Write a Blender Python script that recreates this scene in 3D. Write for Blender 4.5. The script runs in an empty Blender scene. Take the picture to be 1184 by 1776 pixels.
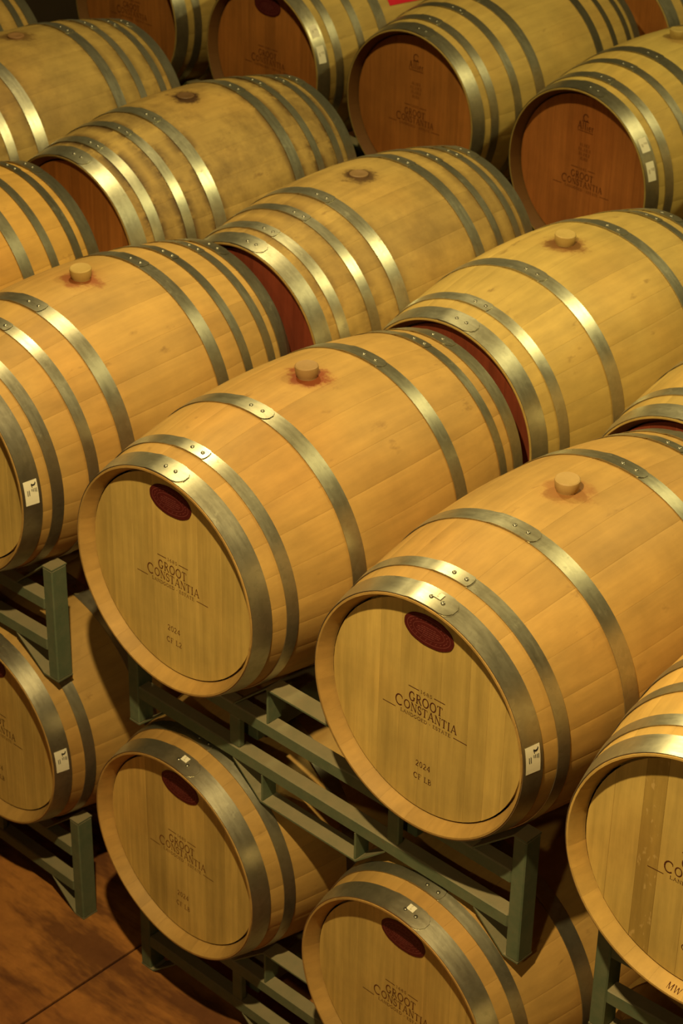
import bpy, bmesh, math, random
from mathutils import Vector, Matrix
random.seed(7)
PI = math.pi
SC = bpy.context.scene
COL = SC.collection

# ------------------------------------------------------------------ camera
cam_d = bpy.data.cameras.new('camera')
cam_d.sensor_fit = 'VERTICAL'
cam_d.sensor_height = 36.0
cam_d.lens = 3766.87 * 36.0 / 1776.0
cam_d.clip_start = 0.05
cam = bpy.data.objects.new('camera', cam_d)
COL.objects.link(cam)
RT = Vector((0.72644207, 0.68704022, 0.0160513))
UP = Vector((-0.36915191, 0.37040908, 0.85236376))
FW = Vector((-0.57966264, 0.62511827, -0.52270295))
m = Matrix.Identity(4)
for i in range(3):
    m[i][0], m[i][1], m[i][2] = RT[i], UP[i], -FW[i]
m.translation = Vector((3.09369269, -2.74112737, 2.72014762))
cam.matrix_world = m
cam_d.dof.use_dof = True
cam_d.dof.focus_distance = 4.35
cam_d.dof.aperture_fstop = 9.0
SC.camera = cam

# ------------------------------------------------------------------ world, lamps, exposure
W = bpy.data.worlds.new('cellar_air')
SC.world = W
W.use_nodes = True
bg = W.node_tree.nodes['Background']
bg.inputs[0].default_value = (0.30, 0.22, 0.10, 1)
bg.inputs[1].default_value = 0.05


def lamp(name, loc, power, size, col, aim=None, angle=70, blend=0.6):
    d = bpy.data.lights.new(name, 'SPOT' if aim else 'POINT')
    d.energy = power
    d.shadow_soft_size = size
    d.color = col
    o = bpy.data.objects.new(name, d)
    o.location = loc
    if aim:
        d.spot_size = math.radians(angle)
        d.spot_blend = blend
        o.rotation_euler = (Vector(aim) - Vector(loc)).to_track_quat('-Z', 'Y').to_euler()
    COL.objects.link(o)
    return o


# ceiling downlight over the front aisle, two bare lamps over the rows behind
lamp('downlight_or_fill', (1.25, -1.32, 2.78), 455, 0.04, (1.0, 0.78, 0.38), (0.25, 0.05, -0.45), 68, 0.55)
lamp('downlight_or_fill', (2.60, -4.20, 2.75), 140, 0.10, (1.0, 0.78, 0.38), (0.60, 0.00, 0.10), 30, 1.0)  # added fill spot, no real fixture, lifts the shaded tops of the front heads
lamp('cellar_lamp', (-1.20, 1.10, 2.70), 165, 0.05, (1.0, 0.84, 0.41))
lamp('cellar_lamp', (1.20, 2.85, 2.75), 172, 0.08, (1.0, 0.90, 0.43))

SC.view_settings.view_transform = 'Standard'
SC.view_settings.look = 'None'
SC.view_settings.exposure = 0.0
SC.view_settings.gamma = 1.0
SC.view_settings.use_curve_mapping = False


# ------------------------------------------------------------------ materials
class NT:
    def __init__(self, name):
        self.m = bpy.data.materials.new(name)
        self.m.use_nodes = True
        self.t = self.m.node_tree
        self.b = self.t.nodes['Principled BSDF']

    def n(self, typ, **kw):
        x = self.t.nodes.new(typ)
        for k, v in kw.items():
            setattr(x, k, v)
        return x

    def l(self, a, b):
        self.t.links.new(a, b)

    def put(self, sock, v):
        if hasattr(v, 'is_linked'):
            self.l(v, sock)
        else:
            sock.default_value = v

    def math(self, op, a, b=0.0, c=0.0, clamp=False):
        x = self.n('ShaderNodeMath', operation=op)
        x.use_clamp = clamp
        self.put(x.inputs[0], a)
        self.put(x.inputs[1], b)
        if op == 'MULTIPLY_ADD':
            self.put(x.inputs[2], c)
        return x.outputs[0]

    def vmath(self, op, a, b):
        x = self.n('ShaderNodeVectorMath', operation=op)
        self.put(x.inputs[0], a)
        self.put(x.inputs[1], b)
        return x.outputs[0]

    def mix(self, f, a, b, mode='MIX'):
        x = self.n('ShaderNodeMix', data_type='RGBA', blend_type=mode)
        self.put(x.inputs[0], f)
        self.put(x.inputs[6], a)
        self.put(x.inputs[7], b)
        return x.outputs[2]

    def noise(self, vec, scale, detail=4.0, rough=0.55):
        x = self.n('ShaderNodeTexNoise')
        x.inputs['Scale'].default_value = scale
        x.inputs['Detail'].default_value = detail
        x.inputs['Roughness'].default_value = rough
        self.l(vec, x.inputs['Vector'])
        return x.outputs[0]

    def ramp(self, f, a, b):
        x = self.n('ShaderNodeMapRange')
        x.clamp = True
        self.put(x.inputs[0], f)
        x.inputs[1].default_value = a
        x.inputs[2].default_value = b
        return x.outputs[0]

    def attr(self, name):
        x = self.n('ShaderNodeAttribute', attribute_type='OBJECT', attribute_name=name)
        return x.outputs['Fac']

    def bump(self, h, strength, dist):
        x = self.n('ShaderNodeBump')
        x.inputs['Strength'].default_value = strength
        x.inputs['Distance'].default_value = dist
        self.l(h, x.inputs['Height'])
        self.l(x.outputs[0], self.b.inputs['Normal'])


def make_wood(name, stretch, head):
    t = NT(name)
    oi = t.n('ShaderNodeObjectInfo')
    tc = t.n('ShaderNodeTexCoord').outputs['Object']
    rnd = oi.outputs['Random']
    seed = t.attr('seed')
    comb = t.n('ShaderNodeCombineXYZ')
    t.l(t.math('MULTIPLY', rnd, 37.0), comb.inputs[0])
    t.l(t.math('MULTIPLY', rnd, 91.0), comb.inputs[1])
    t.l(t.math('MULTIPLY', seed, 13.0), comb.inputs[2])
    off = comb.outputs[0]
    gv = t.vmath('ADD', t.vmath('MULTIPLY', tc, stretch), off)
    grain = t.noise(gv, 1.0, 5.0, 0.6)
    comb2 = t.n('ShaderNodeCombineXYZ')
    t.l(t.math('MULTIPLY', seed, 7.3), comb2.inputs[0])
    t.l(t.math('MULTIPLY', seed, 3.1), comb2.inputs[2])
    bv = t.vmath('ADD', tc, comb2.outputs[0])
    blotch = t.noise(bv, 7.0, 5.0, 0.6)
    big = t.noise(bv, 2.6, 2.0, 0.5)
    # value factor: each piece, its grain and its blotches
    piece = t.math('MULTIPLY_ADD', rnd, 0.26 if head else 0.17, 0.87 if head else 0.915)
    g = t.math('MULTIPLY_ADD', grain, 0.75 if head else 0.55, 0.62 if head else 0.725)
    b = t.math('MULTIPLY_ADD', blotch, 0.60, 0.70)
    f = t.math('MULTIPLY', t.math('MULTIPLY', piece, g), b)
    vm = t.n('ShaderNodeVectorMath', operation='SCALE')
    t.l(oi.outputs['Color'], vm.inputs[0])
    t.l(f, vm.inputs['Scale'])
    colour = vm.outputs[0]
    # warmer patches
    warm = t.ramp(big, 0.48, 0.75)
    colour = t.mix(t.math('MULTIPLY', warm, 0.35), colour, t.mix(1.0, colour, (1.0, 0.74, 0.50, 1), 'MULTIPLY'))
    if head:
        # pale medullary flecks of quarter sawn oak on some planks
        fl = t.noise(t.vmath('ADD', t.vmath('MULTIPLY', tc, (95, 1, 42)), off), 1.0, 2.0, 0.5)
        fk = t.math('MULTIPLY', t.ramp(fl, 0.63, 0.71), t.attr('fleck'))
        colour = t.mix(t.math('MULTIPLY', fk, 0.65), colour, (0.62, 0.40, 0.13, 1))
    else:
        # small dark scuffs
        sc = t.noise(t.vmath('MULTIPLY', bv, (30, 13, 30)), 1.0, 3.0, 0.6)
        sp = t.math('MULTIPLY', t.ramp(sc, 0.63, 0.74), t.ramp(blotch, 0.48, 0.60))
        colour = t.mix(t.math('MULTIPLY', sp, 0.55), colour, (0.13, 0.06, 0.02, 1))
        # spilt wine round the bung hole
        stain = t.attr('stain')
        sx = t.n('ShaderNodeSeparateXYZ')
        t.l(tc, sx.inputs[0])
        dx = t.math('ADD', sx.outputs[0], t.attr('stain_x'))
        dy = t.math('MULTIPLY', t.math('SUBTRACT', sx.outputs[1], 0.4765), 1.15)
        d = t.math('SQRT', t.math('ADD', t.math('MULTIPLY', dx, dx), t.math('MULTIPLY', dy, dy)))
        jag = t.noise(t.vmath('MULTIPLY', bv, (16, 16, 16)), 1.0, 5.0, 0.7)
        d2 = t.math('ADD', d, t.math('MULTIPLY_ADD', jag, 0.14, -0.070))
        up = t.ramp(sx.outputs[2], 0.25, 0.32)
        a = t.math('SUBTRACT', 1.0, t.ramp(d2, 0.040, 0.062))
        a2 = t.math('SUBTRACT', 1.0, t.ramp(d, 0.02, 0.085))
        s = t.math('MULTIPLY', t.math('MULTIPLY', t.math('ADD', t.math('MULTIPLY', a, 0.72), t.math('MULTIPLY', a2, 0.40)), up), stain, clamp=True)
        dark = t.attr('stain_dark')
        scol = t.mix(dark, (0.23, 0.055, 0.012, 1), (0.060, 0.026, 0.008, 1))
        colour = t.mix(s, colour, scol)
        # black mould that creeps out from the hoop edges of old barrels
        grime = t.attr('grime')
        yy = sx.outputs[1]
        near = None
        for c in (0.092, 0.195, 0.302, 0.651, 0.758, 0.861):
            e = t.math('ABSOLUTE', t.math('SUBTRACT', yy, c))
            k = t.math('SUBTRACT', 1.0, t.ramp(e, 0.018, 0.050))
            near = k if near is None else t.math('MAXIMUM', near, k)
        gm = t.noise(t.vmath('MULTIPLY', bv, (9, 6, 9)), 1.0, 6.0, 0.7)
        gk = t.math('MULTIPLY', t.math('MULTIPLY', near, t.ramp(gm, 0.40, 0.54)), grime, clamp=True)
        gk2 = t.math('MULTIPLY', t.ramp(t.noise(bv, 5.0, 6.0, 0.7), 0.44, 0.72), t.math('MULTIPLY', grime, 0.75), clamp=True)
        # inner bevel of the chime is darker brown on barrels with their own head colour
        r2 = t.math('SQRT', t.math('ADD', t.math('MULTIPLY', sx.outputs[0], sx.outputs[0]), t.math('MULTIPLY', sx.outputs[2], sx.outputs[2])))
        rim = t.math('MULTIPLY', t.math('LESS_THAN', r2, 0.2812), t.attr('dark_rim'))
        colour = t.mix(t.math('MULTIPLY', rim, 0.9), colour, (0.16, 0.060, 0.014, 1))
        colour = t.mix(t.math('MAXIMUM', gk, gk2), colour, (0.085, 0.045, 0.014, 1))
    t.l(colour, t.b.inputs['Base Color'])
    t.b.inputs['Roughness'].default_value = 0.62
    t.b.inputs['Specular IOR Level'].default_value = 0.28
    t.bump(grain, 0.12, 0.004)
    return t.m


M_STAVE = make_wood('stave_oak', (38, 3.0, 38), False)
M_HEAD = make_wood('head_oak', (60, 10, 4.0), True)


def make_hoop():
    t = NT('galvanised_hoop')
    oi = t.n('ShaderNodeObjectInfo')
    tc = t.n('ShaderNodeTexCoord').outputs['Object']
    comb = t.n('ShaderNodeCombineXYZ')
    t.l(t.math('MULTIPLY', oi.outputs['Random'], 53.0), comb.inputs[0])
    v = t.vmath('ADD', tc, comb.outputs[0])
    n1 = t.noise(v, 9.0, 4.0, 0.6)
    n2 = t.noise(t.vmath('MULTIPLY', v, (16, 90, 16)), 1.0, 4.0, 0.6)
    sp = t.n('ShaderNodeTexVoronoi')
    sp.inputs['Scale'].default_value = 95.0
    t.l(v, sp.inputs['Vector'])
    bright = t.math('MULTIPLY_ADD', n1, 0.55, 0.70)
    bright = t.math('MULTIPLY', bright, t.math('MULTIPLY_ADD', sp.outputs['Color'], 0.16, 0.92))
    vm = t.n('ShaderNodeVectorMath', operation='SCALE')
    t.l(oi.outputs['Color'], vm.inputs[0])
    t.l(bright, vm.inputs['Scale'])
    scuff = t.ramp(t.noise(v, 26.0, 5.0, 0.7), 0.60, 0.72)
    c = t.mix(t.math('MULTIPLY', scuff, 0.35), vm.outputs[0], (0.20, 0.17, 0.10, 1))
    t.l(c, t.b.inputs['Base Color'])
    t.b.inputs['Metallic'].default_value = 0.9
    r = t.math('MULTIPLY_ADD', n2, 0.20, 0.27)
    r = t.math('MULTIPLY_ADD', scuff, 0.14, r)
    t.l(r, t.b.inputs['Roughness'])
    t.bump(n2, 0.05, 0.002)
    return t.m


M_HOOP = make_hoop()


def make_plain(name, col, rough=0.6, noise=0.25, scale=30.0, metallic=0.0, spec=0.3, objcol=False):
    t = NT(name)
    tc = t.n('ShaderNodeTexCoord').outputs['Object']
    n = t.math('MULTIPLY_ADD', t.noise(tc, scale, 5.0, 0.6), noise * 2, 1.0 - noise)
    vm = t.n('ShaderNodeVectorMath', operation='SCALE')
    if objcol:
        t.l(t.n('ShaderNodeObjectInfo').outputs['Color'], vm.inputs[0])
    else:
        vm.inputs[0].default_value = col[:3]
    t.l(n, vm.inputs['Scale'])
    t.l(vm.outputs[0], t.b.inputs['Base Color'])
    t.b.inputs['Roughness'].default_value = rough
    t.b.inputs['Metallic'].default_value = metallic
    t.b.inputs['Specular IOR Level'].default_value = spec
    return t.m


M_INK = make_plain('burnt_ink', (0.10, 0.028, 0.010), 0.8, 0.35, 160.0, spec=0.1, objcol=True)
M_LABEL = make_plain('maroon_label', (0.085, 0.010, 0.008), 0.5, 0.35, 90.0)
M_LABELPRINT = make_plain('label_print', (0.19, 0.045, 0.035), 0.5, 0.3, 90.0)
M_PAPER = make_plain('sticker_paper', (0.80, 0.72, 0.50), 0.6, 0.06, 60.0)
M_STINK = make_plain('sticker_ink', (0.02, 0.015, 0.01), 0.7, 0.1)
M_STGREY = make_plain('sticker_grey_print', (0.36, 0.29, 0.17), 0.7, 0.15)
M_RED = make_plain('red_paper', (0.62, 0.012, 0.03), 0.6, 0.08)
M_BUNG = make_plain('bung', (0.6, 0.4, 0.2), 0.55, 0.14, 40.0, objcol=True)


def make_rack():
    t = NT('rack_paint')
    tc = t.n('ShaderNodeTexCoord').outputs['Object']
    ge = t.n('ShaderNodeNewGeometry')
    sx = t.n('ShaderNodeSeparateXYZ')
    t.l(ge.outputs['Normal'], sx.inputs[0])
    dust_toplight = t.ramp(sx.outputs[2], 0.25, 0.8)  # beige upward faces: settled dust plus overhead light put into the colour
    n = t.noise(tc, 24.0, 6.0, 0.65)
    n2 = t.noise(tc, 90.0, 3.0, 0.6)
    green = t.mix(t.ramp(n, 0.35, 0.7), (0.105, 0.135, 0.070, 1), (0.155, 0.165, 0.085, 1))
    green = t.mix(t.math('MULTIPLY', t.ramp(n2, 0.62, 0.74), 0.5), green, (0.16, 0.10, 0.05, 1))
    c = t.mix(t.math('MULTIPLY', dust_toplight, t.math('MULTIPLY_ADD', n, 0.5, 0.45)), green, (0.30, 0.225, 0.115, 1))
    t.l(c, t.b.inputs['Base Color'])
    t.b.inputs['Roughness'].default_value = 0.6
    t.b.inputs['Specular IOR Level'].default_value = 0.3
    t.bump(n2, 0.15, 0.002)
    return t.m


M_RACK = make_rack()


def make_floor():
    t = NT('stained_floor')
    tc = t.n('ShaderNodeTexCoord').outputs['Object']
    a = t.noise(t.vmath('MULTIPLY', tc, (1.1, 2.6, 1)), 1.0, 6.0, 0.65)
    b = t.noise(tc, 22.0, 6.0, 0.7)
    s = t.noise(t.vmath('MULTIPLY', tc, (1.6, 5.5, 1)), 1.0, 5.0, 0.7)
    c = t.mix(t.ramp(a, 0.36, 0.64), (0.20, 0.066, 0.018, 1), (0.43, 0.170, 0.035, 1))
    c = t.mix(t.math('MULTIPLY', t.ramp(s, 0.50, 0.62), 0.75), c, (0.105, 0.036, 0.014, 1))
    vm = t.n('ShaderNodeVectorMath', operation='SCALE')
    t.l(c, vm.inputs[0])
    t.l(t.math('MULTIPLY_ADD', b, 0.7, 0.65), vm.inputs['Scale'])
    t.l(vm.outputs[0], t.b.inputs['Base Color'])
    t.b.inputs['Roughness'].default_value = 0.55
    t.b.inputs['Specular IOR Level'].default_value = 0.3
    t.bump(b, 0.1, 0.004)
    return t.m


M_FLOOR = make_floor()
M_JOINT = make_plain('floor_joint', (0.055, 0.016, 0.008), 0.9, 0.2)


# ------------------------------------------------------------------ mesh helpers
def mesh(name, verts, faces, mat, smooth=True, angle=0.6):
    me = bpy.data.meshes.new(name)
    me.from_pydata([tuple(v) for v in verts], [], faces)
    bm = bmesh.new()
    bm.from_mesh(me)
    bmesh.ops.recalc_face_normals(bm, faces=bm.faces)
    bm.to_mesh(me)
    bm.free()
    me.materials.append(mat)
    if smooth:
        me.polygons.foreach_set('use_smooth', [True] * len(me.polygons))
        me.set_sharp_from_angle(angle=angle)
    me.update()
    return me


def flat_mesh(name, verts, faces, mat):
    me = bpy.data.meshes.new(name)
    me.from_pydata([tuple(v) for v in verts], [], faces)
    me.materials.append(mat)
    me.update()
    return me


def obj(name, me, parent=None, loc=(0, 0, 0), col=None):
    o = bpy.data.objects.new(name, me)
    COL.objects.link(o)
    if parent is not None:
        o.parent = parent
    o.location = loc
    if col:
        o.color = (col[0], col[1], col[2], 1)
    return o


def box_me(name, lo, hi, mat):
    x0, y0, z0 = lo
    x1, y1, z1 = hi
    v = [(x0, y0, z0), (x1, y0, z0), (x1, y1, z0), (x0, y1, z0), (x0, y0, z1), (x1, y0, z1), (x1, y1, z1), (x0, y1, z1)]
    f = [(0, 3, 2, 1), (4, 5, 6, 7), (0, 1, 5, 4), (1, 2, 6, 5), (2, 3, 7, 6), (3, 0, 4, 7)]
    me = mesh(name, v, f, mat, smooth=False)
    bm = bmesh.new()
    bm.from_mesh(me)
    s = min(abs(x1 - x0), abs(y1 - y0), abs(z1 - z0))
    bmesh.ops.bevel(bm, geom=list(bm.edges), offset=min(0.003, s * 0.25), segments=1, affect='EDGES')
    bm.to_mesh(me)
    bm.free()
    return me


# ------------------------------------------------------------------ floor
FLOOR_Z = -1.417
floor = obj('floor', box_me('floor', (-6.2, -4.9, FLOOR_Z - 0.10), (5.4, 7.4, FLOOR_Z - 0.012), M_JOINT))
floor['kind'] = 'structure'
for xa, xb in ((-6.2, -3.331), (-3.323, -0.329), (-0.321, 2.671), (2.679, 5.4)):
    for ya, yb in ((-4.9, -1.9), (-1.892, 1.1), (1.108, 4.1), (4.108, 7.4)):
        obj('floor_slab', box_me('floor_slab', (xa, ya, FLOOR_Z - 0.012), (xb, yb, FLOOR_Z), M_FLOOR), floor)

M_PLASTER = make_plain('cellar_plaster', (0.08, 0.055, 0.03), 0.85, 0.2, 3.0, spec=0.15)
M_CEIL = make_plain('cellar_ceiling', (0.09, 0.065, 0.035), 0.85, 0.15, 2.0, spec=0.15)
for nm, lo, hi, mt in (('wall_left', (-6.3, -5.0, FLOOR_Z - 0.1), (-6.2, 7.5, 3.7), M_PLASTER), ('wall_right', (5.4, -5.0, FLOOR_Z - 0.1), (5.5, 7.5, 3.7), M_PLASTER),
                       ('wall_back', (-6.2, 7.4, FLOOR_Z - 0.1), (5.4, 7.5, 3.7), M_PLASTER), ('wall_front', (-6.2, -5.0, FLOOR_Z - 0.1), (5.4, -4.9, 3.7), M_PLASTER),
                       ('ceiling', (-6.3, -5.0, 3.7), (5.5, 7.5, 3.8), M_CEIL)):
    w = obj(nm, box_me(nm, lo, hi, mt))
    w['kind'] = 'structure'

# ------------------------------------------------------------------ barrel geometry (axis along +y, front chime at y = 0)
L, RB, RH = 0.953, 0.3495, 0.285


def rad(v):
    u = (v - L / 2) / (L / 2)
    return RB - (RB - RH) * u * u


def rin(v):
    e = min(v, L - v)
    if e < 0.036:
        return 0.2805 - 0.0225 * e / 0.036
    return rad(v) - 0.030


NL = 18


def stave_mesh(a0, a1):
    g = 0.0003
    b0, b1 = a0 + g, a1 - g
    ang = [b0, b0 + 0.010, b0 + (b1 - b0) * 0.35, b0 + (b1 - b0) * 0.65, b1 - 0.010, b1]
    dr = [-0.0005, 0, 0, 0, 0, -0.0005]
    vs = [0.0, 0.012, 0.036] + [0.036 + (L - 0.072) * k / 16 for k in range(1, 16)] + [L - 0.036, L - 0.012, L]
    V, F = [], []
    m_ = len(ang)
    n = 2 * m_
    for v in vs:
        for a, d in zip(ang, dr):
            r = rad(v) + d
            V.append((r * math.sin(a), v, r * math.cos(a)))
        for a in reversed(ang):
            r = rin(v)
            V.append((r * math.sin(a), v, r * math.cos(a)))
    for k in range(len(vs) - 1):
        inner_ok = vs[k] < 0.03 or vs[k + 1] > L - 0.03      # the closed inside of the barrel needs no detail
        for i in range(n):
            j = (i + 1) % n
            if m_ <= i < n - 1 and not inner_ok:
                continue
            F.append((k * n + i, k * n + j, (k + 1) * n + j, (k + 1) * n + i))
        if not inner_ok:
            F.append((k * n + m_, k * n + n - 1, (k + 1) * n + n - 1, (k + 1) * n + m_))
    for b in (0, (len(vs) - 1) * n):
        for i in range(m_ - 1):
            F.append((b + i, b + i + 1, b + n - 2 - i, b + n - 1 - i))
    return mesh('stave', V, F, M_STAVE, angle=0.7)


def stave_set(seed, n=26):
    r = random.Random(seed)
    w = [r.uniform(0.75, 1.3) for _ in range(n)]
    w[0] = 1.35
    s = sum(w)
    w = [x * 2 * PI / s for x in w]
    a = -w[0] / 2
    out = []
    for x in w:
        out.append(stave_mesh(a, a + x))
        a += x
    return out


STAVES = [stave_set(11), stave_set(23), stave_set(37)]


def plank_set(seed, front=True, cuts=None):
    r = random.Random(seed)
    R = 0.2601
    xs = [-R]
    while xs[-1] < R - 0.001:
        xs.append(xs[-1] + r.uniform(0.044, 0.082))
    sc = 2 * R / (xs[-1] + R)
    xs = [-R + (x + R) * sc for x in xs]
    if cuts:
        xs = [-R] + cuts + [R]
    out = []
    y0, y1 = (0.032, 0.054) if front else (L - 0.032, L - 0.054)
    for a, b in zip(xs[:-1], xs[1:]):
        a2, b2 = a + 0.00012, b - 0.00012
        top = []
        for k in range(7):
            ta, tb = math.asin(max(-1, min(1, a2 / R))), math.asin(max(-1, min(1, b2 / R)))
            th = ta + (tb - ta) * k / 6
            top.append((R * math.sin(th), max(1e-4, R * math.cos(th))))
        ring = top + [(x, -z) for x, z in reversed(top)]
        n = len(ring)
        c = 0.0005
        V = []
        cx = (a + b) / 2
        for x, z in ring:
            xi = x + (c if x < cx - 1e-4 else -c if x > cx + 1e-4 else 0) * (1 if abs(abs(x - cx) - (b2 - a2) / 2) < 1e-6 else 0)
            V.append((xi, y0, z))
        sgn = 1 if front else -1
        for x, z in ring:
            V.append((x, y0 + sgn * 0.0004, z))
        for x, z in ring:
            V.append((x, y1, z))
        F = [tuple(range(n)), tuple(2 * n + i for i in range(n))]
        for q in (0, 1):
            for i in range(n):
                j = (i + 1) % n
                F.append((q * n + i, q * n + j, (q + 1) * n + j, (q + 1) * n + i))
        out.append(mesh('head_plank', V, F, M_HEAD, smooth=False))
    return out


PLANKS = [plank_set(5), plank_set(8), plank_set(19), plank_set(1, True, [-0.205, -0.141, -0.094, -0.030, 0.040, 0.105, 0.165, 0.215])]


def back_disc():
    n = 48
    R = 0.2601
    V = [(R * math.sin(2 * PI * k / n), y, R * math.cos(2 * PI * k / n)) for y in (L - 0.032, L - 0.052) for k in range(n)]
    F = [tuple(range(n)), tuple(n + k for k in range(n))] + [(k, (k + 1) % n, n + (k + 1) % n, n + k) for k in range(n)]
    return mesh('back_head', V, F, M_HEAD, angle=0.5)


BACK = back_disc()


def hoop_mesh(v0, v1, end=9.0, back=-7.0, round_end=1.0, seg=120):
    """one riveted band: it runs once round and overlaps itself past the top, the outer end rounded"""
    t = 0.0016
    w = v1 - v0
    a_start, a_end = math.radians(back), math.radians(360 + end)
    angs = [a_start + (a_end - a_start) * k / seg for k in range(seg)]
    tip = 0.5 * w * round_end / rad((v0 + v1) / 2)
    angs += [a_end + tip * f for f in (0, 0.5, 0.8, 0.95, 1.0)]
    V, F = [], []
    for a in angs:
        lift = 0.0011
        d = a - (a_start + 2 * PI - 0.05)
        if d > 0:
            lift += (t + 0.0007) * min(1.0, d / 0.05)
        s = 1.0
        if a > a_end:
            q = (a - a_end) / tip
            s = max(0.35, math.sqrt(max(0.0, 1 - q * q)))
        m_ = (v0 + v1) / 2
        va, vb = m_ - w / 2 * s, m_ + w / 2 * s
        for v, up in ((va, 0), (va, t), (vb, t), (vb, 0)):
            r = rad(v) + lift + up
            V.append((r * math.sin(a), v, r * math.cos(a)))
    n = len(angs)
    for k in range(n - 1):
        for i in range(4):
            j = (i + 1) % 4
            F.append((4 * k + i, 4 * k + j, 4 * (k + 1) + j, 4 * (k + 1) + i))
    F.append((0, 1, 2, 3))
    F.append(tuple(4 * (n - 1) + i for i in range(4)))
    return mesh('hoop', V, F, M_HOOP, angle=0.5)


SPAN6 = [(0.0015, 0.0500, 1.0), (0.0880, 0.1190, 0.35), (0.2720, 0.3140, 0.8)]
SPAN8 = [(0.0015, 0.0500, 1.0), (0.0760, 0.1075, 0.35), (0.1795, 0.2100, 0.35), (0.2820, 0.3240, 0.35)]


def hoop_family(spans):
    full = list(spans) + [(L - b, L - a, q) for a, b, q in reversed(spans)]
    return [(hoop_mesh(a, b, round_end=q), (a + b) / 2, b - a) for a, b, q in full]


HOOPS = {6: hoop_family(SPAN6), 8: hoop_family(SPAN8)}


def rivet_mesh():
    V, F = [], []
    n = 8
    for r, h in ((0.0052, 0.0), (0.0046, 0.0016), (0.0022, 0.0026)):
        for k in range(n):
            V.append((r * math.cos(2 * PI * k / n), r * math.sin(2 * PI * k / n), h))
    for q in (0, 1):
        for k in range(n):
            F.append((q * n + k, q * n + (k + 1) % n, (q + 1) * n + (k + 1) % n, (q + 1) * n + k))
    F.append(tuple(range(n)))
    F.append(tuple(2 * n + k for k in range(n)))
    return mesh('rivet', V, F, M_HOOP, angle=1.2)


RIVET = rivet_mesh()


def lathe_z(name, prof, mat, n=20, angle=0.6):
    V, F = [], []
    for r, z in prof:
        for k in range(n):
            V.append((r * math.cos(2 * PI * k / n), r * math.sin(2 * PI * k / n), z))
    for q in range(len(prof) - 1):
        for k in range(n):
            F.append((q * n + k, q * n + (k + 1) % n, (q + 1) * n + (k + 1) % n, (q + 1) * n + k))
    F.append(tuple(range(n)))
    F.append(tuple((len(prof) - 1) * n + k for k in range(n)))
    return mesh(name, V, F, mat, angle=angle)


BUNG_TALL = lathe_z('bung', [(0.0235, -0.004), (0.0235, 0.002), (0.0265, 0.007), (0.0285, 0.024), (0.0280, 0.0275), (0.0255, 0.0295), (0.0230, 0.0290)], M_BUNG)
BUNG_FLAT = lathe_z('bung', [(0.0270, -0.004), (0.0270, 0.0035), (0.0250, 0.0050), (0.0170, 0.0052), (0.0150, 0.0042)], M_BUNG)


# ------------------------------------------------------------------ lettering (drawn letter by letter)
def arc(cx, cy, rx, ry, a0, a1, n=10):
    return [(cx + rx * math.cos(math.radians(a0 + (a1 - a0) * k / n)), cy + ry * math.sin(math.radians(a0 + (a1 - a0) * k / n))) for k in range(n + 1)]


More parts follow.
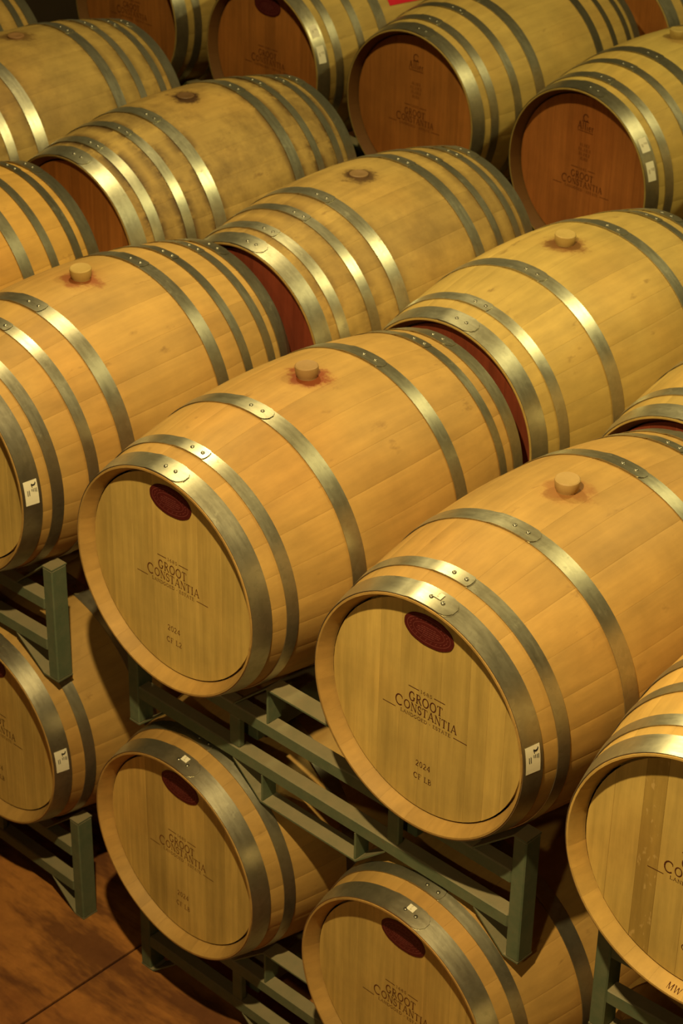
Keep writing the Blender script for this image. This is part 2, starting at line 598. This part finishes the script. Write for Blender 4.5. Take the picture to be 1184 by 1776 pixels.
TK, TN = 0.125, 0.06
GL = {
    'G': (0.86, [(arc(.43, .5, .36, .47, 50, 310), TK), ([(.70, .42), (.70, .12)], TK), ([(.55, .42), (.84, .42)], TN), ([(.66, .86), (.68, .68)], TN)]),
    'R': (0.76, [([(.16, 0), (.16, 1)], TK), (arc(.30, .74, .28, .23, 90, -90), TN * 1.4), ([(.16, .97), (.32, .97)], TN), ([(.16, .51), (.32, .51)], TN), ([(.34, .51), (.72, .02)], TK), ([(.02, .03), (.30, .03)], TN), ([(.02, .97), (.16, .97)], TN), ([(.62, .03), (.80, .03)], TN)]),
    'O': (0.92, [(arc(.46, .5, .38, .47, 0, 360, 18), TK * .9)]),
    'T': (0.72, [([(.36, 0), (.36, 1)], TK), ([(.04, .96), (.68, .96)], TN), ([(.04, .96), (.04, .78)], TN), ([(.68, .96), (.68, .78)], TN), ([(.22, .03), (.50, .03)], TN)]),
    'C': (0.80, [(arc(.43, .5, .36, .47, 48, 312), TK), ([(.68, .88), (.70, .68)], TN)]),
    'N': (0.86, [([(.14, 0), (.14, 1)], TN), ([(.14, .98), (.72, .02)], TK), ([(.72, 0), (.72, 1)], TN), ([(.02, .03), (.28, .03)], TN), ([(.58, .97), (.86, .97)], TN), ([(.0, .97), (.16, .97)], TN)]),
    'S': (0.58, [(arc(.29, .74, .21, .23, 30, 270, 9) + arc(.29, .27, .23, .24, 90, -150, 9), TK * .9), ([(.48, .90), (.50, .70)], TN), ([(.06, .10), (.05, .32)], TN)]),
    'A': (0.86, [([(.10, 0), (.42, 1)], TN), ([(.42, 1), (.76, 0)], TK), ([(.22, .34), (.64, .34)], TN), ([(.0, .03), (.22, .03)], TN), ([(.62, .03), (.88, .03)], TN)]),
    'I': (0.38, [([(.19, 0), (.19, 1)], TK), ([(.05, .03), (.33, .03)], TN), ([(.05, .97), (.33, .97)], TN)]),
    'L': (0.64, [([(.16, 0), (.16, 1)], TK), ([(.03, .03), (.58, .03)], TN), ([(.58, .03), (.60, .24)], TN), ([(.03, .97), (.30, .97)], TN)]),
    'D': (0.84, [([(.16, 0), (.16, 1)], TK), (arc(.30, .5, .46, .47, 90, -90), TK * .9), ([(.03, .97), (.32, .97)], TN), ([(.03, .03), (.32, .03)], TN)]),
    'E': (0.66, [([(.16, 0), (.16, 1)], TK), ([(.03, .97), (.56, .97)], TN), ([(.16, .52), (.48, .52)], TN), ([(.03, .03), (.60, .03)], TN), ([(.56, .97), (.57, .78)], TN), ([(.60, .03), (.62, .24)], TN)]),
    'F': (0.62, [([(.16, 0), (.16, 1)], TK), ([(.03, .97), (.56, .97)], TN), ([(.16, .52), (.46, .52)], TN), ([(.56, .97), (.57, .76)], TN), ([(.03, .03), (.32, .03)], TN)]),
    'B': (0.70, [([(.16, 0), (.16, 1)], TK), (arc(.30, .75, .24, .22, 90, -90), TN * 1.5), (arc(.30, .27, .30, .24, 90, -90), TN * 1.5), ([(.03, .97), (.32, .97)], TN), ([(.16, .52), (.32, .52)], TN), ([(.03, .03), (.32, .03)], TN)]),
    'M': (1.0, [([(.14, 0), (.16, 1)], TN), ([(.16, 1), (.48, .08)], TK), ([(.48, .08), (.82, 1)], TN), ([(.82, 1), (.86, 0)], TK)]),
    'W': (1.1, [([(.06, 1), (.30, 0)], TK), ([(.30, 0), (.55, .9)], TN), ([(.55, .9), (.78, 0)], TK), ([(.78, 0), (1.02, 1)], TN)]),
    'l': (0.34, [([(.16, 0), (.16, 1)], TK * .8)]),
    'i': (0.30, [([(.14, 0), (.14, .58)], TK * .8), ([(.14, .74), (.14, .86)], TK * .8)]),
    'e': (0.54, [(arc(.26, .30, .20, .29, 10, 320), TK * .7), ([(.07, .33), (.46, .33)], TN)]),
    'r': (0.42, [([(.12, 0), (.12, .6)], TK * .8), (arc(.26, .40, .14, .19, 160, 50, 5), TK * .7)]),
    '0': (0.62, [(arc(.31, .5, .22, .47, 0, 360, 16), TK * .8)]),
    '1': (0.42, [([(.22, 0), (.22, 1)], TK), ([(.22, 1), (.06, .82)], TN), ([(.06, .03), (.38, .03)], TN)]),
    '2': (0.60, [(arc(.28, .72, .21, .25, 160, -30, 8) + [(.08, .06)], TK * .8), ([(.08, .05), (.54, .05)], TK * .8)]),
    '4': (0.64, [([(.44, 0), (.44, 1)], TK), ([(.44, 1), (.05, .30)], TN), ([(.05, .28), (.60, .28)], TN * 1.2)]),
    '5': (0.58, [([(.50, .95), (.14, .95)], TN * 1.4), ([(.14, .95), (.11, .55)], TN), (arc(.26, .32, .23, .29, 110, -150, 9), TK * .8)]),
    '6': (0.60, [(arc(.30, .29, .21, .26, 0, 360, 12), TK * .8), ([(.09, .34), (.20, .75), (.46, .98)], TK * .7)]),
    '8': (0.60, [(arc(.30, .75, .18, .21, 0, 360, 12), TK * .7), (arc(.30, .28, .22, .25, 0, 360, 12), TK * .8)]),
    '.': (0.44, [([(.22, .40), (.22, .58)], TK * 1.3)]),
    '-': (0.44, [([(.04, .45), (.40, .45)], TK)]),
    ' ': (0.36, []),
}


class Ink:
    def __init__(self):
        self.V, self.F = [], []

    def stroke(self, pts, w):
        if len(pts) < 2:
            return
        base = len(self.V)
        n = len(pts)
        for i, (x, z) in enumerate(pts):
            ax, az = pts[max(0, i - 1)]
            bx, bz = pts[min(n - 1, i + 1)]
            dx, dz = bx - ax, bz - az
            l = math.hypot(dx, dz) or 1e-9
            nx, nz = -dz / l * w / 2, dx / l * w / 2
            self.V += [(x + nx, z + nz), (x - nx, z - nz)]
        for i in range(n - 1):
            self.F.append((base + 2 * i, base + 2 * i + 1, base + 2 * i + 3, base + 2 * i + 2))

    def text(self, s, cx, cz, h, width=None, bold=1.0):
        adv = [GL[c][0] for c in s]
        tot = sum(adv) + 0.10 * (len(s) - 1)
        k = (width / (tot * h)) if width else 1.0
        x = cx - tot * h * k / 2
        for c, a in zip(s, adv):
            for pts, w in GL[c][1]:
                self.stroke([(x + px * h * k, cz - h / 2 + pz * h) for px, pz in pts], w * h * bold)
            x += (a + 0.10) * h * k

    def line(self, x0, x1, z, w):
        self.stroke([(x0, z), (x1, z)], w)

    def head(self, name, mat, y):
        return flat_mesh(name, [(x, y, z) for x, z in self.V], [tuple(reversed(f)) for f in self.F], mat)


def winery_mark(y, dz=0.0, k_=1.0):
    k = Ink()
    k.line(-0.046, -0.017, 0.0445 + dz, 0.0018)
    k.text('1685', 0.003, 0.0445 + dz, 0.0085, 0.032, 1.0)
    k.line(0.024, 0.054, 0.0445 + dz, 0.0018)
    k.text('GROOT', 0.002, 0.0205 + dz, 0.0235, 0.092)
    k.text('ONSTANTIA', 0.0155, -0.0060 + dz, 0.0215, 0.146)
    k.text('C', -0.0705, -0.0050 + dz, 0.0285, 0.0225, 0.85)
    k.line(-0.116, -0.080, -0.0275 + dz, 0.0016)
    k.text('LANDGOED . ESTATE', 0.003, -0.0275 + dz, 0.0085, 0.138, 1.1)
    k.line(0.080, 0.117, -0.0275 + dz, 0.0016)
    return k.head('winery_lettering', M_INK, y)


def vintage_mark(y, third, year='2024'):
    k = Ink()
    k.text(year, 0.002, -0.144, 0.0150, 0.041)
    k.text(third, 0.002, -0.178, 0.0145, 0.050)
    return k.head('vintage_lettering', M_INK, y)


def forest_mark(y):
    k = Ink()
    k.stroke(arc(0.0, 0.188, 0.010, 0.012, 20, 330), 0.003)
    k.line(-0.014, 0.014, 0.176, 0.0025)
    k.text('Allier', 0.002, 0.160, 0.026, 0.066)
    k.line(-0.03, 0.034, 0.142, 0.0018)
    for i, w in enumerate((0.040, 0.052, 0.046, 0.030)):
        k.text('ILIEI', 0.004, 0.096 - 0.0155 * i, 0.009, w, 1.2)
    return k.head('forest_lettering', M_INK, y)


Y_INK = 0.0314
WINERY = winery_mark(Y_INK)
WINERY_LOW = winery_mark(Y_INK, -0.030)
MARK_LB = (WINERY, vintage_mark(Y_INK, 'CF LB'))
MARK_L2 = (WINERY, vintage_mark(Y_INK, 'CF L2'))
MARK_PLAIN = (WINERY,)
MARK_FOREST = (WINERY_LOW, forest_mark(Y_INK))


def chime_code():
    k = Ink()
    k.text('MW 05', 0, 0, 0.013, 0.060)
    V = []
    for x, z in k.V:
        a = math.radians(180.6) - x / 0.275
        v = 0.013 + z
        r = 0.2805 - 0.0225 * v / 0.036 - 0.0006
        V.append((r * math.sin(a), v, r * math.cos(a)))
    return flat_mesh('lettering', V, [tuple(reversed(f)) for f in k.F], M_INK)


CHIME_CODE = chime_code()


def oval_label():
    n = 44
    V, F = [], []
    for y, s in ((0.0313, 1.0), (0.0304, 1.0), (0.0301, 0.96)):
        for k in range(n):
            a = 2 * PI * k / n
            q = 1.0 + 0.006 * math.cos(11 * a)
            V.append((0.003 + 0.067 * q * s * math.copysign(abs(math.cos(a)) ** 0.9, math.cos(a)), y, 0.203 + 0.0375 * q * s * math.sin(a)))
    for q in (0, 1):
        for k in range(n):
            F.append((q * n + k, q * n + (k + 1) % n, (q + 1) * n + (k + 1) % n, (q + 1) * n + k))
    F.append(tuple(2 * n + k for k in range(n)))
    F.append(tuple(range(n)))
    return mesh('oval_label', V, F, M_LABEL, smooth=False)


def label_print():
    k = Ink()
    k.stroke(arc(0.003, 0.203, 0.058, 0.029, 0, 360, 40), 0.0014)
    k.stroke(arc(0.003, 0.203, 0.042, 0.018, 0, 360, 32), 0.0011)
    for i in range(22):
        a = 360 * i / 22
        x, z = 0.003 + 0.050 * math.cos(math.radians(a)), 0.203 + 0.0235 * math.sin(math.radians(a))
        k.stroke([(x - 0.002, z - 0.0022), (x + 0.002, z + 0.0022)], 0.0014)
    for z, w in ((0.211, 0.040), (0.206, 0.060), (0.201, 0.066), (0.196, 0.058), (0.191, 0.034)):
        x = -w / 2
        r = random.Random(int(z * 1e4))
        while x < w / 2:
            d = r.uniform(0.003, 0.009)
            k.line(0.003 + x, 0.003 + min(x + d, w / 2), z, 0.0020)
            x += d + 0.0016
    return k.head('label_print', M_LABELPRINT, 0.02995)


OVAL = oval_label()
OVAL_PRINT = label_print()


def band_patch(name, v0, v1, a0, a1, lift, mat, n=6, skew=0.0, nv=1):
    V, F = [], []
    for k in range(n + 1):
        a = math.radians(a0 + (a1 - a0) * k / n)
        for q in range(nv + 1):
            v = v0 + (v1 - v0) * q / nv
            r = rad(v) + lift
            aa = a + skew * (v - v0)
            V.append((r * math.sin(aa), v, r * math.cos(aa)))
    w = nv + 1
    for k in range(n):
        for q in range(nv):
            F.append((w * k + q, w * k + q + 1, w * (k + 1) + q + 1, w * (k + 1) + q))
    me = bpy.data.meshes.new(name)
    me.from_pydata(V, [], F)
    bm = bmesh.new()
    bm.from_mesh(me)
    r_ = bmesh.ops.extrude_face_region(bm, geom=list(bm.faces))
    for e in r_['geom']:
        if isinstance(e, bmesh.types.BMVert):
            d = Vector((e.co.x, 0, e.co.z)).normalized()
            e.co += d * 0.0004
    bmesh.ops.recalc_face_normals(bm, faces=bm.faces)
    bm.to_mesh(me)
    bm.free()
    me.materials.append(mat)
    return me


def sticker_print(v0, v1, a0, a1, lift, curl):
    """marks on a hoop sticker: u runs across the hoop, w runs down it"""
    k = Ink()
    if curl:
        k.stroke(arc(0.70, 0.88, 0.16, 0.09, 200, 370, 8), 0.07)
        k.stroke([(0.55, 0.84), (0.60, 0.70)], 0.05)
    for i, u in enumerate((0.22, 0.34)):
        k.stroke([(u, 0.62), (u, 0.40)], 0.05)
    for i, u in enumerate((0.55, 0.66, 0.78, 0.88)):
        k.stroke([(u, 0.66), (u, 0.55 - 0.02 * i)], 0.045)
    V = []
    for u, w in k.V:
        v = v0 + (v1 - v0) * u
        a = math.radians(a1 + (a0 - a1) * w)
        r = rad(v) + lift
        V.append((r * math.sin(a), v, r * math.cos(a)))
    return flat_mesh('sticker_print', V, [tuple(f) for f in k.F], M_STINK if curl else M_STGREY)


ST_SIDE = band_patch('paper_sticker', 0.0075, 0.0420, 77.0, 89.5, 0.0031, M_PAPER)
ST_SIDE_P = sticker_print(0.0075, 0.0420, 77.0, 89.5, 0.0039, True)
ST_TOP = band_patch('paper_sticker', 0.0270, 0.0420, 2.3, 6.1, 0.0062, M_PAPER)
ST_TOP_P = sticker_print(0.0270, 0.0420, 2.3, 6.1, 0.0070, False)
ST_M1 = band_patch('paper_sticker', 0.0120, 0.0420, 50.5, 59.5, 0.0031, M_PAPER)
ST_M2 = band_patch('paper_sticker', 0.0110, 0.0400, 65.5, 77.5, 0.0031, M_PAPER)
ST_M1_P = sticker_print(0.0120, 0.0420, 50.5, 59.5, 0.0039, False)
ST_M2_P = sticker_print(0.0110, 0.0400, 65.5, 77.5, 0.0039, False)

OAK = (0.445, 0.258, 0.066)
BARRELS = {}


def barrel(key, x, y, z, yaw, kind, label, group=None, oak=OAK, head=None, staves=0, planks=0, roll=0.0, mark=None, ink=(0.10, 0.028, 0.010),
           oval=False, bung='tall', bungcol=(0.40, 0.25, 0.085), stain=0.0, stain_dark=0.0, grime=0.0, steel=(0.46, 0.415, 0.27),
           stickers=(), rivets=True, code=False):
    root = bpy.data.objects.new('wine_barrel', None)
    COL.objects.link(root)
    root.empty_display_size = 0.1
    root.location = (x, y, z - RB)
    root.rotation_euler = (0, 0, yaw)
    root['label'] = label
    root['category'] = 'barrel'
    root['group'] = 'wine barrels stacked in rows on racks'
    up = (0, 0, RB)
    seed = random.uniform(0, 9)
    for me in STAVES[staves]:
        o = obj('stave', me, root, up, oak)
        o['seed'] = seed
        o['stain'] = stain
        o['stain_dark'] = stain_dark
        o['stain_x'] = 0.0
        o['grime'] = grime
        o['dark_rim'] = 1.0 if head else 0.0
    hc = head or (0.57, 0.375, 0.095)
    for me in PLANKS[planks]:
        o = obj('head_plank', me, root, up, hc)
        o['seed'] = seed
        o['fleck'] = 0.0
        if planks == 3 and me is PLANKS[3][2]:
            o['fleck'] = 1.0
            o.color = (hc[0] * 0.74, hc[1] * 0.70, hc[2] * 0.62, 1)
            o['label'] = 'darker plank with pale flecks in the grain'
    o = obj('back_head', BACK, root, up, hc)
    o['seed'] = seed
    for i, (me, vm, w) in enumerate(HOOPS[kind]):
        j = random.uniform(0.88, 1.10)
        h = obj('hoop', me, root, up, tuple(c * j for c in steel))
        tw = random.uniform(-0.03, 0.03)
        h.rotation_euler = (0, tw, 0)
        if rivets:
            for deg in (1.2, 7.2):
                a = math.radians(deg)
                r = rad(vm) + 0.0048
                rv = obj('rivet', RIVET, h, (r * math.sin(a), vm, r * math.cos(a)), (0.34, 0.31, 0.22))
                rv.rotation_euler = (0, a, 0)
    if bung:
        b = obj('bung', BUNG_TALL if bung == 'tall' else BUNG_FLAT, root, (0, L / 2, RB + RB), bungcol)
        if bung == 'tall':
            b.rotation_euler = (random.uniform(-0.05, 0.05), random.uniform(-0.05, 0.05), 0)
    if mark:
        for me in mark:
            obj(me.name.split('.')[0], me, root, up, ink)
    if oval:
        p = obj('oval_label', OVAL, root, up)
        p['label'] = 'small dark maroon oval label near the top of the head'
        obj('label_print', OVAL_PRINT, p)
    for s in stickers:
        me, pr = {'side': (ST_SIDE, ST_SIDE_P), 'top': (ST_TOP, ST_TOP_P), 'mid': (ST_M1, ST_M1_P), 'low': (ST_M2, ST_M2_P)}[s]
        p = obj('paper_sticker', me, root, up)
        obj('sticker_print', pr, p)
    if code:
        obj('chime_lettering', CHIME_CODE, root, up, ink)
    BARRELS[key] = root
    return root


YEL = (0.46, 0.305, 0.078)
OLD = (0.385, 0.245, 0.064)
RUST = (0.46, 0.165, 0.030)
WINE = (0.22, 0.045, 0.018)

# front row, upper tier
barrel('A', -0.763, -0.022, -0.002, 0.036, 8, 'pale oak barrel cut by the left edge, tan bung in a wine stained ring',
       staves=1, planks=1, oval=True, mark=MARK_LB, stain=0.85, stickers=('side',), bungcol=(0.42, 0.27, 0.075), steel=(0.37, 0.33, 0.22))
barrel('B', 0.000, 0.000, 0.000, 0.0160, 6, 'pale oak barrel stencilled CF L2, red wine splash around its bung',
       staves=0, planks=0, oval=True, mark=MARK_L2, stain=1.0, ink=(0.15, 0.050, 0.014), bungcol=(0.34, 0.20, 0.070))
barrel('C', 0.7393, 0.0336, -0.008, 0.0105, 6, 'pale oak barrel with dark CF LB stencil and white sticker on its front hoop',
       staves=2, planks=2, oval=True, mark=MARK_LB, stain=0.55, ink=(0.085, 0.020, 0.010), stickers=('side', 'top'), bungcol=(0.43, 0.27, 0.090))
barrel('D', 1.4720, -0.0075, 0.000, 0.0638, 8, 'oak barrel at the right edge with a flecked darker plank in its head',
       staves=1, planks=3, mark=MARK_LB, code=True, oak=(0.56, 0.34, 0.085), bungcol=(0.42, 0.27, 0.09))
barrel('Z', -1.520, -0.020, 0.0, 0.036, 8, 'back end of a barrel at the left edge, before the mouldy hooped barrel', staves=2, planks=0, oak=(0.46, 0.25, 0.050), steel=(0.34, 0.30, 0.19))
# front row, lower tier
barrel('A2', -0.7650, 0.0300, -0.834, -0.0050, 6, 'lower tier barrel cut by the left edge, white sticker on its front hoop', staves=0, planks=2, mark=MARK_LB, oval=True, stickers=('side',), rivets=True)
barrel('B2', -0.0173, 0.0190, -0.830, -0.0136, 6, 'whole lower tier barrel with a faint stencil, below the CF L2 barrel', staves=1, planks=0, mark=MARK_LB, oval=True,
       ink=(0.20, 0.070, 0.018), stickers=('top',))
barrel('C2', 0.7279, 0.0041, -0.828, -0.0195, 6, 'lower tier barrel cut by the bottom edge, white tag between its hoop rivets', staves=2, planks=1, mark=MARK_LB, oval=True,
       ink=(0.15, 0.050, 0.014), stickers=('top',))
barrel('D2', 1.4750, 0.010, -0.830, 0.030, 6, 'lower tier barrel at the bottom right, seen only in slivers behind the rack leg', staves=0, planks=2)
# second row, upper tier
barrel('E', -0.7270, 0.9634, 0.000, 0.0300, 8, 'aged oak barrel with sunken brown bung, behind the tan bung barrel at the left edge',
       staves=2, planks=0, oak=OLD, head=WINE, bung='flat', bungcol=(0.22, 0.125, 0.045), stain=0.9, stain_dark=1.0, grime=0.55, steel=(0.50, 0.46, 0.31))
barrel('F', -1.5206, 1.0310, 0.000, 0.0011, 8, 'old oak barrel with black mould along its hoops and a dark stained bung',
       staves=0, planks=1, oak=OLD, head=RUST, bung='flat', bungcol=(0.13, 0.065, 0.022), stain=1.0, stain_dark=1.0, grime=0.95, steel=(0.48, 0.45, 0.30))
barrel('G', -0.0330, 1.0060, 0.003, 0.0220, 6, 'yellow oak barrel with a raised bung and brightly shining hoops, second row right',
       staves=1, planks=2, oak=YEL, head=WINE, bungcol=(0.46, 0.31, 0.09), stain=0.75, stain_dark=0.45, steel=(0.52, 0.48, 0.32))
barrel('H', 0.6980, 1.0176, 0.000, 0.0039, 6, 'barrel at the right edge behind the CF LB barrel, only its front hoops in view', staves=0, planks=0, oak=YEL, head=WINE)
barrel('J', -2.2850, 1.0000, 0.004, 0.0, 8, 'aged oak barrel at the upper left with broad shining hoops and a flat brown bung', staves=1, planks=1, oak=OLD, head=RUST, bung='flat',
       bungcol=(0.26, 0.13, 0.045), stain=0.7, stain_dark=0.9, grime=0.6, steel=(0.60, 0.55, 0.38))
barrel('J2', -2.9950, 1.0000, 0.0, 0.0, 8, 'barrel end in the top left corner showing only its last hoops', staves=2, planks=1, oak=OLD, head=RUST, grime=0.3, bung='flat', bungcol=(0.2, 0.1, 0.04))
# third row, upper tier
barrel('K', -3.0050, 2.5700, 0.0, 0.0, 8, 'red brown barrel head at the top edge, leftmost head of the third row', staves=0, planks=0, oak=YEL, head=RUST, mark=MARK_PLAIN, ink=(0.09, 0.02, 0.008))
barrel('L', -2.2660, 2.5660, 0.0, -0.0100, 8, 'barrel with red brown head, dark oval label and red paper on its side', staves=2, planks=2, oak=YEL, head=RUST, mark=MARK_PLAIN, oval=True,
       ink=(0.09, 0.02, 0.008), stickers=('mid', 'low'))
barrel('M', -1.5590, 2.5743, 0.0, 0.0041, 8, 'barrel with red brown head marked Allier and no paper stickers, third row', staves=1, planks=1, oak=YEL, head=RUST, mark=MARK_FOREST, ink=(0.12, 0.03, 0.010))
barrel('N', -0.8170, 2.5538, -0.003, -0.0365, 8, 'barrel with dark red brown Allier head and two white hoop stickers, upper right', staves=0, planks=2, oak=(0.48, 0.33, 0.082), head=(0.42, 0.140, 0.028),
       mark=MARK_FOREST, ink=(0.09, 0.022, 0.008), stickers=('mid', 'low'), bungcol=(0.44, 0.30, 0.08), stain=0.4, stain_dark=0.5)
# fourth row
barrel('O', -1.5200, 3.6500, 0.0, 0.0, 6, 'barrel head with a broad hoop glimpsed at the top right corner behind the third row', staves=2, planks=0, oak=YEL, head=RUST)
# lower tier of the rows behind
BELOW = {'j2': 'the barrel end in the top left corner', 'j': 'the broad hooped barrel at upper left', 'f': 'the mouldy hooped barrel', 'e': 'the barrel with the sunken brown bung',
         'g': 'the raised bung barrel in the second row', 'h': 'the barrel cut by the right edge', 'k': 'the leftmost red brown head', 'l': 'the red paper barrel',
         'm': 'the Allier head without stickers', 'n': 'the Allier head with stickers', 'o': 'the top right corner barrel'}
for key, x, y in (('j2', -2.995, 1.03), ('j', -2.270, 1.03), ('f', -1.540, 1.03), ('e', -0.740, 1.03), ('g', -0.020, 1.03), ('h', 0.704, 1.03),
                  ('k', -3.010, 2.57), ('l', -2.275, 2.57), ('m', -1.550, 2.57), ('n', -0.816, 2.57), ('o', -1.52, 3.65)):
    barrel(key, x, y, -0.830, 0.0, 6, 'dim lower tier barrel under ' + BELOW[key], head=RUST, oak=OLD, bung=None, rivets=False, staves=1, planks=0)

# the neighbours that fill the right hand side of the last racks, outside the picture
for key, x, y, yaw, z, lab in (('P', 2.185, 0.020, 0.045, 0.0, 'oak barrel right of the flecked plank barrel, outside the picture'),
                               ('p', 2.185, 0.020, 0.030, -0.830, 'lower tier barrel right of the bottom right rack leg, outside the picture'),
                               ('Q', 1.420, 1.020, 0.0, 0.0, 'oak barrel at the right end of the second row, outside the picture'),
                               ('q', 1.420, 1.030, 0.0, -0.830, 'lower tier barrel at the right end of the second row, outside the picture'),
                               ('R', -0.096, 2.560, 0.0, 0.0, 'oak barrel at the right end of the third row, outside the picture'),
                               ('r', -0.096, 2.570, 0.0, -0.830, 'lower tier barrel at the right end of the third row, outside the picture')):
    barrel(key, x, y, z, yaw, 6, lab, head=None if y < 0.5 else RUST, oak=OAK if y < 0.5 else YEL, staves=1, planks=0, bung='tall' if z == 0 else None, rivets=False)

# red paper stuck on the flank of the barrel at the top edge
rp = band_patch('red_paper', 0.367, 0.61, 36, 56.0, 0.0012, M_RED, 8, 0.25, 8)
o = obj('red_paper', rp, BARRELS['L'], (0, 0, RB))
o['label'] = 'bright red paper sheet on the flank'

# ------------------------------------------------------------------ racks
HH = 0.172       # half height
FD = 0.05        # depth of the frame members
YF, YB = 0.108, 0.795
LEG = 0.036


def strip_mesh(name, pts, y0, y1, t, up):
    """bent flat bar following pts in xz; its body lies on the side away from the barrel"""
    s = -1 if up else 1
    V, F = [], []
    n = len(pts)
    for (x, z) in pts:
        for y in (y0, y1):
            V.append((x, y, z))
            V.append((x, y, z + s * t))
    for k in range(n - 1):
        b, c = 4 * k, 4 * (k + 1)
        F += [(b, b + 2, c + 2, c), (b + 1, c + 1, c + 3, b + 3), (b, c, c + 1, b + 1), (b + 2, b + 3, c + 3, c + 2)]
    F += [(0, 1, 3, 2), (4 * n - 4, 4 * n - 2, 4 * n - 1, 4 * n - 3)]
    return mesh(name, V, F, M_RACK, smooth=False)


def rack(x, y, z, yaw, tops, bots, label, group=None):
    """a two barrel rack whose saddles are bent to fit the barrels above and below it"""
    r = bpy.data.objects.new('barrel_rack', None)
    COL.objects.link(r)
    r.empty_display_size = 0.1
    r.location = (x, y, z - HH)
    r.rotation_euler = (0, 0, yaw)
    r['label'] = label
    r['category'] = 'rack'
    r['group'] = 'green steel barrel racks'
    add = lambda name, me: obj(name, me, r, (0, 0, HH))
    ca, sa = math.cos(yaw), math.sin(yaw)

    def seat(key, side, yl, up):
        """where a barrel crosses this frame: axis x, and half width of the cradle at the saddle height"""
        if key is None:
            return side * 0.36, 0.218
        b = BARRELS[key]
        bx, by, byaw = b.location.x - x, b.location.y - y, b.rotation_euler.z - yaw
        lx, ly = bx * ca + by * sa, -bx * sa + by * ca
        v = yl - ly
        xs = []
        best = 0
        for vv in (v - FD / 2, v + FD / 2):
            best = max(best, rad(vv))
            xs.append(lx - math.tan(byaw) * vv)
        dz = abs(b.location.z + RB - z) - HH
        rr = best + 0.0050
        return sum(xs) / 2, math.sqrt(max(0.01, rr * rr - dz * dz)) + abs(xs[0] - xs[1]) / 2 + 0.001

    seats = {}
    for y_ in (YF, YB):
        for up, keys in ((True, tops), (False, bots)):
            for side, key in zip((-1, 1), keys):
                seats[y_, up, side] = seat(key, side, y_ + FD / 2, up)
    for y_ in (YF, YB):
        # each leg stands clear of the barrels at its own frame
        inner = {}
        for s_ in (-1, 1):
            inner[s_] = max(s_ * seats[y_, up, s_][0] + seats[y_, up, s_][1] for up in (True, False))
        y1 = y_ + FD
        for s_ in (-1, 1):
            a, b = sorted((s_ * inner[s_], s_ * (inner[s_] + LEG)))
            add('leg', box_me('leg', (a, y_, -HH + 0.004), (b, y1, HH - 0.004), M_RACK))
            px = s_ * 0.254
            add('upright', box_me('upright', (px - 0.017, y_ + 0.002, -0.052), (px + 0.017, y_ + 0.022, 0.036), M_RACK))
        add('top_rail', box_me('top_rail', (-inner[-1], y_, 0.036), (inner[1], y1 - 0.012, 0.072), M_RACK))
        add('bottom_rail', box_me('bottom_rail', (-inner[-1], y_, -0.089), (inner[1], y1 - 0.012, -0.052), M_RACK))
        for up in (True, False):
            q = 1 if up else -1
            zr = 0.0735 if up else 0.0905
            pts = {}
            for s_ in (-1, 1):
                cx, e = seats[y_, up, s_]
                run = (HH - zr) * (0.415 - HH) / e
                pts[s_] = (cx, e, run)
            cl, el, rl = pts[-1]
            cr, er, rr = pts[1]
            pl, pr = cl + el, cr - er
            mid = [(pl - rl, q * zr), (pl, q * HH), (pr, q * HH), (pr + rr, q * zr)]
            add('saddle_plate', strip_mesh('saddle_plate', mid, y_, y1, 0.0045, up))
            for s_ in (-1, 1):
                cx, e, run = pts[s_]
                ends = [(s_ * (inner[s_] + LEG), q * HH), (cx + s_ * e, q * HH), (cx + s_ * (e - run), q * zr)]
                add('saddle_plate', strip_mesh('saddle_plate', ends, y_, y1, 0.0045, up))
            za, zb = (0.072, HH - 0.0045) if up else (-HH + 0.0045, -0.089)
            for xa in (pl + 0.004, pr - 0.004):
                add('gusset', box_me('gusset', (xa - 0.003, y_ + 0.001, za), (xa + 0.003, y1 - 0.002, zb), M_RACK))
    for s_ in (-1, 1):
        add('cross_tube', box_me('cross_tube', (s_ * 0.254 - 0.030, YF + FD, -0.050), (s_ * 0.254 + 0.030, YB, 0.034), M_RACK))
    return r


ZU, ZL = -0.415, -0.415 - 0.830
NO = (None, None)
FLOOR_RACK = FLOOR_Z + HH
rack(-1.145, -0.035, ZU, 0.026, ('Z', 'A'), (None, 'A2'), 'green steel rack under the tan bung barrel, its leg on the barrel below')
rack(0.364, 0.006, ZU, 0.000, ('B', 'C'), ('B2', 'C2'), 'green steel rack holding the CF L2 and CF LB barrels')
rack(1.815, 0.000, ZU, 0.045, ('D', 'P'), ('D2', 'p'), 'green steel rack at the lower right, left leg under the right edge barrel')
rack(-1.125, 0.015, FLOOR_RACK, 0.000, (None, 'A2'), NO, 'green steel rack on the floor at the left, one leg on open floor')
rack(0.355, 0.012, FLOOR_RACK, 0.000, ('B2', 'C2'), NO, 'green steel rack on the floor at bottom centre, in dark shadow')
rack(1.830, 0.005, FLOOR_RACK, 0.030, ('D2', 'p'), NO, 'floor rack in the dark below the bottom right corner')
for x, y, tops, bots in ((-3.355, 1.02, (None, 'J2'), (None, 'j2')), (-1.905, 1.02, ('J', 'F'), ('j', 'f')), (-0.380, 1.01, ('E', 'G'), ('e', 'g')), (1.060, 1.02, ('H', 'Q'), ('h', 'q')),
                         (-3.370, 2.57, (None, 'K'), (None, 'k')), (-1.912, 2.57, ('L', 'M'), ('l', 'm')), (-0.456, 2.56, ('N', 'R'), ('n', 'r')), (-1.160, 3.65, ('O', None), ('o', None))):
    who = BELOW[bots[0] or bots[1]]
    rack(x, y, ZU, 0, tops, bots, 'green steel rack holding up ' + who)
    rack(x, y, FLOOR_RACK, 0, bots, NO, 'green steel floor rack two levels below ' + who)
